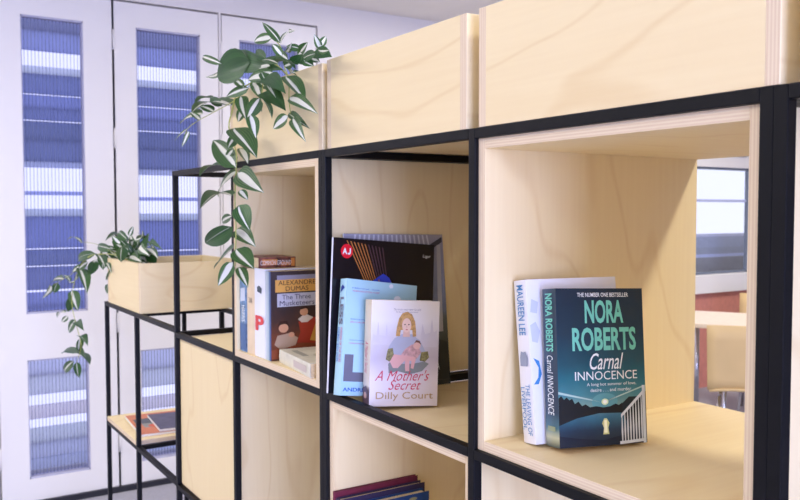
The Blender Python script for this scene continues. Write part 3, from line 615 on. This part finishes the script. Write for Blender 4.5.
# ------------------------------------------------------------------ trailing plants
def leaf_material():
    mt, nt, b = base_mat('variegated_leaf', .38, 0, .5); N = nt.nodes.new; L = nt.links.new
    at_ = N('ShaderNodeAttribute'); at_.attribute_name = 'leafuv'; sp = N('ShaderNodeSeparateXYZ'); L(at_.outputs['Vector'], sp.inputs[0])
    # x: across 0..1, y: along 0..1, z: kind 0 green .. 1 white-centred
    nz = N('ShaderNodeTexNoise'); nz.inputs['Scale'].default_value = 1; mp = N('ShaderNodeMapping'); mp.inputs['Scale'].default_value = (11, 1.2, 7); L(at_.outputs['Vector'], mp.inputs[0]); L(mp.outputs[0], nz.inputs['Vector'])
    def M(op, a, b_=None, c=None):
        n = N('ShaderNodeMath'); n.operation = op
        for i, v in enumerate((a, b_, c)):
            if v is None: continue
            if isinstance(v, (int, float)): n.inputs[i].default_value = v
            else: L(v, n.inputs[i])
        return n.outputs[0]
    d = M('ABSOLUTE', M('SUBTRACT', sp.outputs[0], .5))                       # distance from the midrib
    off = M('ABSOLUTE', M('SUBTRACT', sp.outputs[0], M('MULTIPLY_ADD', sp.outputs[2], -.12, .63)))
    width = M('MULTIPLY', M('SUBTRACT', sp.outputs[2], .18), .34)
    width = M('MULTIPLY_ADD', M('SUBTRACT', nz.outputs['Fac'], .5), M('MULTIPLY', sp.outputs[2], .35), width)
    white = M('MULTIPLY_ADD', M('SUBTRACT', width, off), 25, .5); white.node.use_clamp = True
    # thin pale streaks
    st = M('MULTIPLY_ADD', M('SUBTRACT', M('ABSOLUTE', M('SINE', M('MULTIPLY', d, 30))), .86), 6, 0); st.node.use_clamp = True
    stk = M('MULTIPLY', st, M('MULTIPLY', sp.outputs[2], .75))
    g = N('ShaderNodeMix'); g.data_type = 'RGBA'; g.inputs['A'].default_value = (*lin((22,62,34)), 1); g.inputs['B'].default_value = (*lin((66,112,52)), 1); L(nz.outputs['Fac'], g.inputs['Factor'])
    m1 = N('ShaderNodeMix'); m1.data_type = 'RGBA'; L(g.outputs['Result'], m1.inputs['A']); m1.inputs['B'].default_value = (*lin((168,196,120)), 1); L(stk, m1.inputs['Factor'])
    m2 = N('ShaderNodeMix'); m2.data_type = 'RGBA'; L(m1.outputs['Result'], m2.inputs['A']); m2.inputs['B'].default_value = (*lin((240,240,224)), 1); L(white, m2.inputs['Factor'])
    L(m2.outputs['Result'], b.inputs['Base Color'])
    tl = N('ShaderNodeBsdfTranslucent'); L(m2.outputs['Result'], tl.inputs[0]); mx = N('ShaderNodeMixShader'); mx.inputs[0].default_value = .25
    L(b.outputs[0], mx.inputs[1]); L(tl.outputs[0], mx.inputs[2]); L(mx.outputs[0], nt.nodes['Material Output'].inputs[0]); return mt
LEAF = leaf_material(); STEM = plain('yellow_green_stem', (176,180,96), .5, 0, .15, 60)
def leaf(bm, lay, base, tip, width, kind, nrm, curl=.12, fold=.18):
    """base, tip in metres (bmesh space); nrm = direction the upper face looks"""
    ax = tip-base; Ln = ax.length
    if Ln < 1e-5: return
    ax = ax/Ln; side = ax.cross(nrm).normalized(); up = side.cross(ax).normalized(); nl, nw = 9, 6; rows = []
    for i in range(nl+1):
        s = i/nl; wd = width*.5*(math.sin(math.pi*min(1, s*1.0)**.66)**.8 if 0 < s < 1 else 0)*(1.06-.12*s)
        if s > .8: wd *= 1-.35*(s-.8)/.2
        bow = curl*Ln*(s*(1-s)*4)*.5
        r = []
        for k in range(nw+1):
            t = k/nw*2-1
            p_ = base + ax*Ln*s + side*wd*t + up*(bow + abs(t)*wd*fold*1.6 - wd*fold*.8)
            v = bm.verts.new(p_); v[lay] = Vector(((t+1)/2, s, kind)); r.append(v)
        rows.append(r)
    for a, b in zip(rows, rows[1:]):
        for k in range(nw): bm.faces.new((a[k], a[k+1], b[k+1], b[k]))
class Plant:
    def __init__(s, root, org): s.root = root; s.org = org; s.n = 0
    def foliage(s, items):
        bm = bmesh.new(); lay = bm.verts.layers.float_vector.new('leafuv')
        for it in items: leaf(bm, lay, *it)
        return link('foliage', bm, LEAF, s.root, True, recalc=False)
    def vine(s, pts, r=.0013, taper=.6): return link('vine', tube(smooth_path([p - s.org for p in pts]), r, 7, taper=taper), STEM, s.root, True)
CAMP = W(CX, CY, CZ)
def pxp(x, y, Y):
    v = at(x, y, 1, Y); return W(*v)
def leaves(org, lst, Y, seed):
    """each entry: base pixel, tip pixel, width in pixels at that depth, variegation"""
    rnd = random.Random(seed); out = []
    for bx, by, tx, ty, wpx, kind in lst:
        y0 = Y + rnd.uniform(-.05, .05); a = pxp(bx, by, y0); dy = rnd.uniform(-.05, .04); b = pxp(tx, ty, y0+dy)
        dist = (a-CAMP).dot(cf); ww = wpx*dist/F
        n = (CAMP-a).normalized() + Vector((rnd.uniform(-.35,.35), rnd.uniform(-.35,.35), rnd.uniform(.0,.45)))
        out.append((a-org, b-org, ww*1.27, kind, n.normalized(), rnd.uniform(.05,.2), rnd.uniform(.1,.28)))
    return out
# large plant
org = W(-.62, .35, .30); pr = empty('trailing_plant', org, 'variegated trailing plant cascading over the front of the top planter', 'plant', 'variegated trailing plants')
PL = Plant(pr, org); YP = -.09
big = [(280,43,262,22,7,.35),(272,38,254,42,9,.8),(250,62,217,76,27,.05),(222,64,203,57,6,.6),(221,66,205,77,7,.8),(238,60,284,70,17,.12),(275,74,248,80,11,.8),
 (232,106,191,114,21,.62),(203,114,180,124,11,.7),(187,129,174,142,3.5,.7),(189,131,182,147,3.5,.9),(212,98,194,104,8,.2),(249,88,226,97,8,.5),(262,80,286,94,17,.04),
 (264,92,286,111,16,.08),(241,96,246,120,11,.55),(260,98,246,121,11,.6),(251,115,256,139,10,.7),(264,100,272,119,6,.3),(288,116,273,129,10,.85),(286,76,306,102,14,.5),
 (290,97,318,114,11,.75),(289,113,310,129,7,.3),(293,118,306,142,9,.65),(234,128,257,158,20,.42),(236,168,213,140,17,.5),(234,166,199,177,17,.08),(237,172,219,198,13,.95),
 (238,172,264,193,17,.7),(232,196,200,209,17,.38),(239,205,250,231,15,.35),(237,229,256,247,14,.72),(233,227,205,243,15,.2),(234,247,214,269,15,.25),(236,249,254,269,16,.45),
 (233,262,218,286,11,.8),(239,267,248,288,9,.6),(241,148,248,164,9,.95),(233,150,226,160,6,.7),(262,72,270,88,8,.3),(254,80,262,100,9,.85),
 (316,54,300,61,9,.25),(314,52,332,57,13,.1),(318,50,330,50,6,.6),(320,48,314,34,6,.9),(320,46,326,36,6,.8),(300,49,286,46,6,.3),(281,44,289,31,4,.9),(289,31,295,31,3,.9),
 (296,58,308,66,9,.1),(288,60,276,52,8,.5),(300,52,308,42,7,.55),(276,62,296,70,9,.08),(266,60,256,50,9,.15),(282,56,272,44,7,.7),(278,64,262,60,11,.3),(270,66,252,70,8,.75),(284,66,296,60,8,.5),(292,62,302,54,8,.15),(304,60,314,66,8,.4),(298,56,306,48,6,.8),(258,78,268,90,8,.4),(244,88,234,80,7,.6),(214,112,200,106,8,.5),(222,106,210,98,7,.15),(200,120,190,112,5,.8),(268,84,276,98,8,.6),(256,98,262,112,6,.4),(243,108,238,122,7,.8),(236,136,228,148,8,.5),(240,190,248,200,7,.8),(232,216,222,222,7,.6),(310,56,320,62,8,.6),(286,52,292,42,5,.85)]
PL.foliage(leaves(org, big, YP, 3))
# inner foliage rising out of the planter
rn = random.Random(11); items = []
for k in range(60):
    a = W(-.95+rn.random()*.85, .06+rn.random()*.30, .27+rn.random()*.07) - org
    an = rn.uniform(0, 6.28); b = a + U*Vector((math.cos(an)*.12, math.sin(an)*.09, rn.uniform(-.0, .10)))
    items.append((a, b, U*rn.uniform(.04,.065), rn.choice([.05,.3,.6,.8]), Vector((rn.uniform(-.3,.5), -.6, .8)).normalized(), .15, .2))
PL.foliage(items)
PL.vine([W(-.55,.2,.3), pxp(272,62,.02), pxp(255,80,-.07), pxp(238,92,-.09), pxp(232,112,-.09), pxp(229,128,-.1), pxp(236,152,-.1), pxp(236,172,-.1), pxp(235,200,-.09), pxp(236,230,-.09), pxp(235,266,-.09)], .0016)
PL.vine([W(-.45,.15,.3), pxp(284,62,.0), pxp(281,48,-.02), pxp(274,38,-.03)], .0012)
PL.vine([W(-.45,.2,.3), pxp(286,66,-.03), pxp(289,80,-.05), pxp(289,100,-.06), pxp(291,116,-.06)], .0011)
PL.vine([pxp(255,80,-.07), pxp(235,100,-.09), pxp(214,112,-.1), pxp(196,122,-.1), pxp(187,130,-.1), pxp(182,145,-.1)], .0009)
PL.vine([W(-.2,.2,.3), pxp(306,60,.0), pxp(318,50,-.02), pxp(322,46,-.02)], .0011)
PL.vine([pxp(262,78,-.06), pxp(262,92,-.08), pxp(252,112,-.08)], .0009)
# small plant in the left planter
org = W(-3.5, .25, -.70); pr = empty('trailing_plant', org, 'smaller variegated plant trailing to the left of the low planter', 'plant', 'variegated trailing plants')
PL = Plant(pr, org); YL = .02
small = [(127,243,105,241,8,.3),(129,236,133,226,4,.7),(127,240,119,232,7,.3),(123,246,121,262,9,.25),(134,250,138,259,8,.2),(128,250,118,250,8,.6),(140,246,150,256,8,.85),(146,248,158,259,8,.9),
 (150,242,163,250,5,.2),(104,254,103,270,9,.3),(100,252,92,262,7,.85),(138,240,147,236,6,.2),(134,240,142,230,5,.8),(112,250,98,246,7,.3),(120,244,112,236,6,.7),(130,256,142,262,8,.75),
 (82,243,67,240,4,.6),(96,254,79,261,8,.2),(95,260,90,275,8,.15),(98,254,105,268,9,.55),(80,268,87,294,10,.5),(64,279,52,283,6,.55),(51,286,42,299,5,.9),(58,283,54,293,6,.25),(76,274,68,282,4,.7),
 (72,290,78,311,9,.5),(72,296,68,312,7,.15),(66,313,57,318,5,.95),(68,316,62,322,4,.85),(76,320,69,333,7,.4),(76,322,84,331,7,.15),(82,266,72,272,5,.8),(88,262,78,270,6,.5),(70,282,60,276,5,.4),
 (80,338,78,352,6,.6),(80,336,88,346,7,.2),(79,353,62,354,7,.12),(80,352,90,365,8,.15),(74,361,65,372,7,.4),(77,362,79,378,6,.3),(78,350,86,357,6,.2),(112,268,106,280,5,.4),(108,284,107,294,4,.3),(106,262,112,274,5,.6)]
PL.foliage(leaves(org, small, YL, 5))
rn = random.Random(4); items = []
for k in range(46):
    a = W(-3.76+rn.random()*.36, .06+rn.random()*.26, -.68+rn.random()*.14) - org
    an = rn.uniform(0, 6.28); b = a + U*Vector((math.cos(an)*.14, math.sin(an)*.12, rn.uniform(.0, .14)))
    items.append((a, b, U*rn.uniform(.05,.085), rn.choice([.05,.3,.6,.9]), Vector((rn.uniform(-.3,.5), -.6, .8)).normalized(), .15, .2))
PL.foliage(items)
PL.vine([W(-3.4,.2,-.68), pxp(118,256,.0), pxp(104,254,-.02), pxp(90,256,-.03), pxp(80,266,-.03), pxp(74,284,-.03), pxp(72,304,-.03), pxp(76,324,-.03), pxp(81,344,-.03), pxp(77,362,-.03)], .0016)
PL.vine([pxp(90,256,-.03), pxp(74,272,-.03), pxp(62,280,-.03), pxp(50,287,-.03)], .001)
PL.vine([W(-3.5,.2,-.68), pxp(112,252,.0), pxp(96,244,-.02), pxp(80,242,-.03)], .001)

# ------------------------------------------------------------------ chairs and table across the room
BEECH = plain('beech_chair_ply', (222,190,132), .42, 0, .05, 5)
def shell(n_w, pts, width, thick, parent, name):
    """curved plywood sheet: profile pts (y,z) swept across the width with a slight dish"""
    bm = bmesh.new(); top = []; bot = []
    for i, (y, z) in enumerate(pts):
        a = Vector(pts[max(i-1,0)]); b = Vector(pts[min(i+1,len(pts)-1)]); d = (b-a).normalized(); n = Vector((-d.y, d.x)); r1 = []; r2 = []
        for k in range(n_w+1):
            t = k/n_w*2-1; dish = .018*(1-t*t)
            r1.append(bm.verts.new((t*width/2, y-n.x*dish, z-n.y*dish))); r2.append(bm.verts.new((t*width/2, y-n.x*(dish+thick), z-n.y*(dish+thick))))
        top.append(r1); bot.append(r2)
    for i in range(len(pts)-1):
        for k in range(n_w):
            bm.faces.new((top[i][k], top[i][k+1], top[i+1][k+1], top[i+1][k])); bm.faces.new((bot[i][k], bot[i+1][k], bot[i+1][k+1], bot[i][k+1]))
        bm.faces.new((top[i][0], top[i+1][0], bot[i+1][0], bot[i][0])); bm.faces.new((top[i][-1], bot[i][-1], bot[i+1][-1], top[i+1][-1]))
    for k in range(n_w):
        bm.faces.new((top[0][k], bot[0][k], bot[0][k+1], top[0][k+1])); bm.faces.new((top[-1][k], top[-1][k+1], bot[-1][k+1], bot[-1][k]))
    return link(name, bm, BEECH, parent, True)
def chair(loc, yaw, label, group):
    """local +y is the way the sitter faces; backrest at -y"""
    t = empty('cafe_chair', loc, label, 'chair', group); t.rotation_euler.z = yaw
    shell(8, [(.20,.44),(.10,.455),(-.05,.45),(-.17,.445),(-.205,.455)], .43, .011, t, 'seat')
    shell(8, [(-.205,.462),(-.212,.52),(-.225,.60),(-.245,.72),(-.262,.80)], .45, .011, t, 'backrest')
    for s in (-1, 1):
        link('leg', tube([Vector((s*.17,.15,.435)), Vector((s*.205,.20,0))], .010, 10), CHROME, t, True)
        link('leg', tube([Vector((s*.17,-.15,.435)), Vector((s*.20,-.235,0))], .010, 10), CHROME, t, True)
        link('seat_rail', tube([Vector((s*.17,-.16,.432)), Vector((s*.17,.16,.432))], .009, 8), CHROME, t, True)
    return t
def fl(x, y): return W(x, y, -ZF)
c1 = chair(fl(-3.90, 8.88), math.radians(30), 'pale beech chair with chrome legs, nearest one seen through the right box', None)
tb = empty('cafe_table', fl(-4.55, 10.35), 'pale round-cornered table between the two beech chairs', 'table'); tb.rotation_euler.z = math.radians(30)
bm = bmesh.new(); box(bm, (-.60,-.33,.715), (.60,.33,.74), 0, .006); link('tabletop', bm, plain('table_top_laminate', (234,216,190), .4), tb)
for sx in (-1, 1):
    for sy in (-1, 1): link('leg', tube([Vector((sx*.48,sy*.27,0)), Vector((sx*.48,sy*.27,.715))], .016, 12), CHROME, tb, True)
chair(fl(-5.75, 12.1), math.radians(212), 'pale beech chair on the far side of the table, against the terracotta wall', None)

# ------------------------------------------------------------------ light
w = bpy.data.worlds.new('sky'); SC.world = w; w.use_nodes = True; nt = w.node_tree
bg = nt.nodes['Background']; bg.inputs[1].default_value = 1.0
tc = nt.nodes.new('ShaderNodeTexCoord'); sp = nt.nodes.new('ShaderNodeSeparateXYZ'); nt.links.new(tc.outputs['Generated'], sp.inputs[0])
rp = nt.nodes.new('ShaderNodeValToRGB'); mr = nt.nodes.new('ShaderNodeMapRange'); mr.inputs[1].default_value = -1; mr.inputs[2].default_value = 1
ad = nt.nodes.new('ShaderNodeMath'); ad.operation = 'MULTIPLY_ADD'; ad.inputs[1].default_value = -1.3
nt.links.new(sp.outputs['Z'], ad.inputs[0]); nt.links.new(sp.outputs['X'], ad.inputs[2]); nt.links.new(ad.outputs[0], mr.inputs[0])
nt.links.new(mr.outputs[0], rp.inputs[0]); nt.links.new(rp.outputs[0], bg.inputs[0])
rp.color_ramp.elements[0].position = .35; rp.color_ramp.elements[0].color = (1.2,1.2,1.42,1)      # open sky beyond the glazed doors
rp.color_ramp.elements[1].position = .55; rp.color_ramp.elements[1].color = (.64,.60,.60,1)
def area(name, loc, tgt, sx, sy, power, col, spread=180):
    l = bpy.data.lights.new(name, 'AREA'); l.shape = 'RECTANGLE'; l.size = sx; l.size_y = sy; l.energy = power; l.color = col; l.spread = math.radians(spread)
    o = bpy.data.objects.new(name, l); COL.objects.link(o); o.location = loc; o.rotation_euler = (Vector(tgt)-Vector(loc)).to_track_quat('-Z', 'Y').to_euler(); return o
ZCm = (ZC+ZF)*U - .03
def ceil_panel(name, x, y, sx, sy, p, col): 
    c = W(x, y, 0); return area(name, (c.x, c.y, ZCm), (c.x, c.y, 0), sx, sy, p, col)
ceil_panel('ceiling_panel_light', -.8, -4.6, 1.2, .6, 20, (1,.97,.95))
ceil_panel('ceiling_panel_light', -4.5, -4.0, 1.2, .6, 22, (1,.97,.97))
ceil_panel('ceiling_panel_light', 7.0, -4.5, 1.2, .6, 20, (1,.97,.95))
ceil_panel('ceiling_panel_light', 3.2, 2.7, .25, .15, 22, (1,.95,.86))
ceil_panel('ceiling_panel_light', -4.5, 5.0, 1.2, .6, 25, (1,.97,.97))
ceil_panel('ceiling_panel_light', -3.0, 12, 1.2, .6, 45, (1,.96,.94))
# daylight from the window wall on the right, behind the camera
area('daylight_window', W(13.4, -2.9, -.6), W(1, -.3, -.7), 2.0, 1.7, 270, (.42,.50,1.0))
SC.view_settings.view_transform = 'Standard'; SC.view_settings.look = 'None'; SC.view_settings.gamma = 1; SC.view_settings.exposure = 0.0
SC.cycles.use_denoising = True; SC.cycles.max_bounces = 8; SC.cycles.transparent_max_bounces = 24; SC.cycles.sample_clamp_indirect = 6
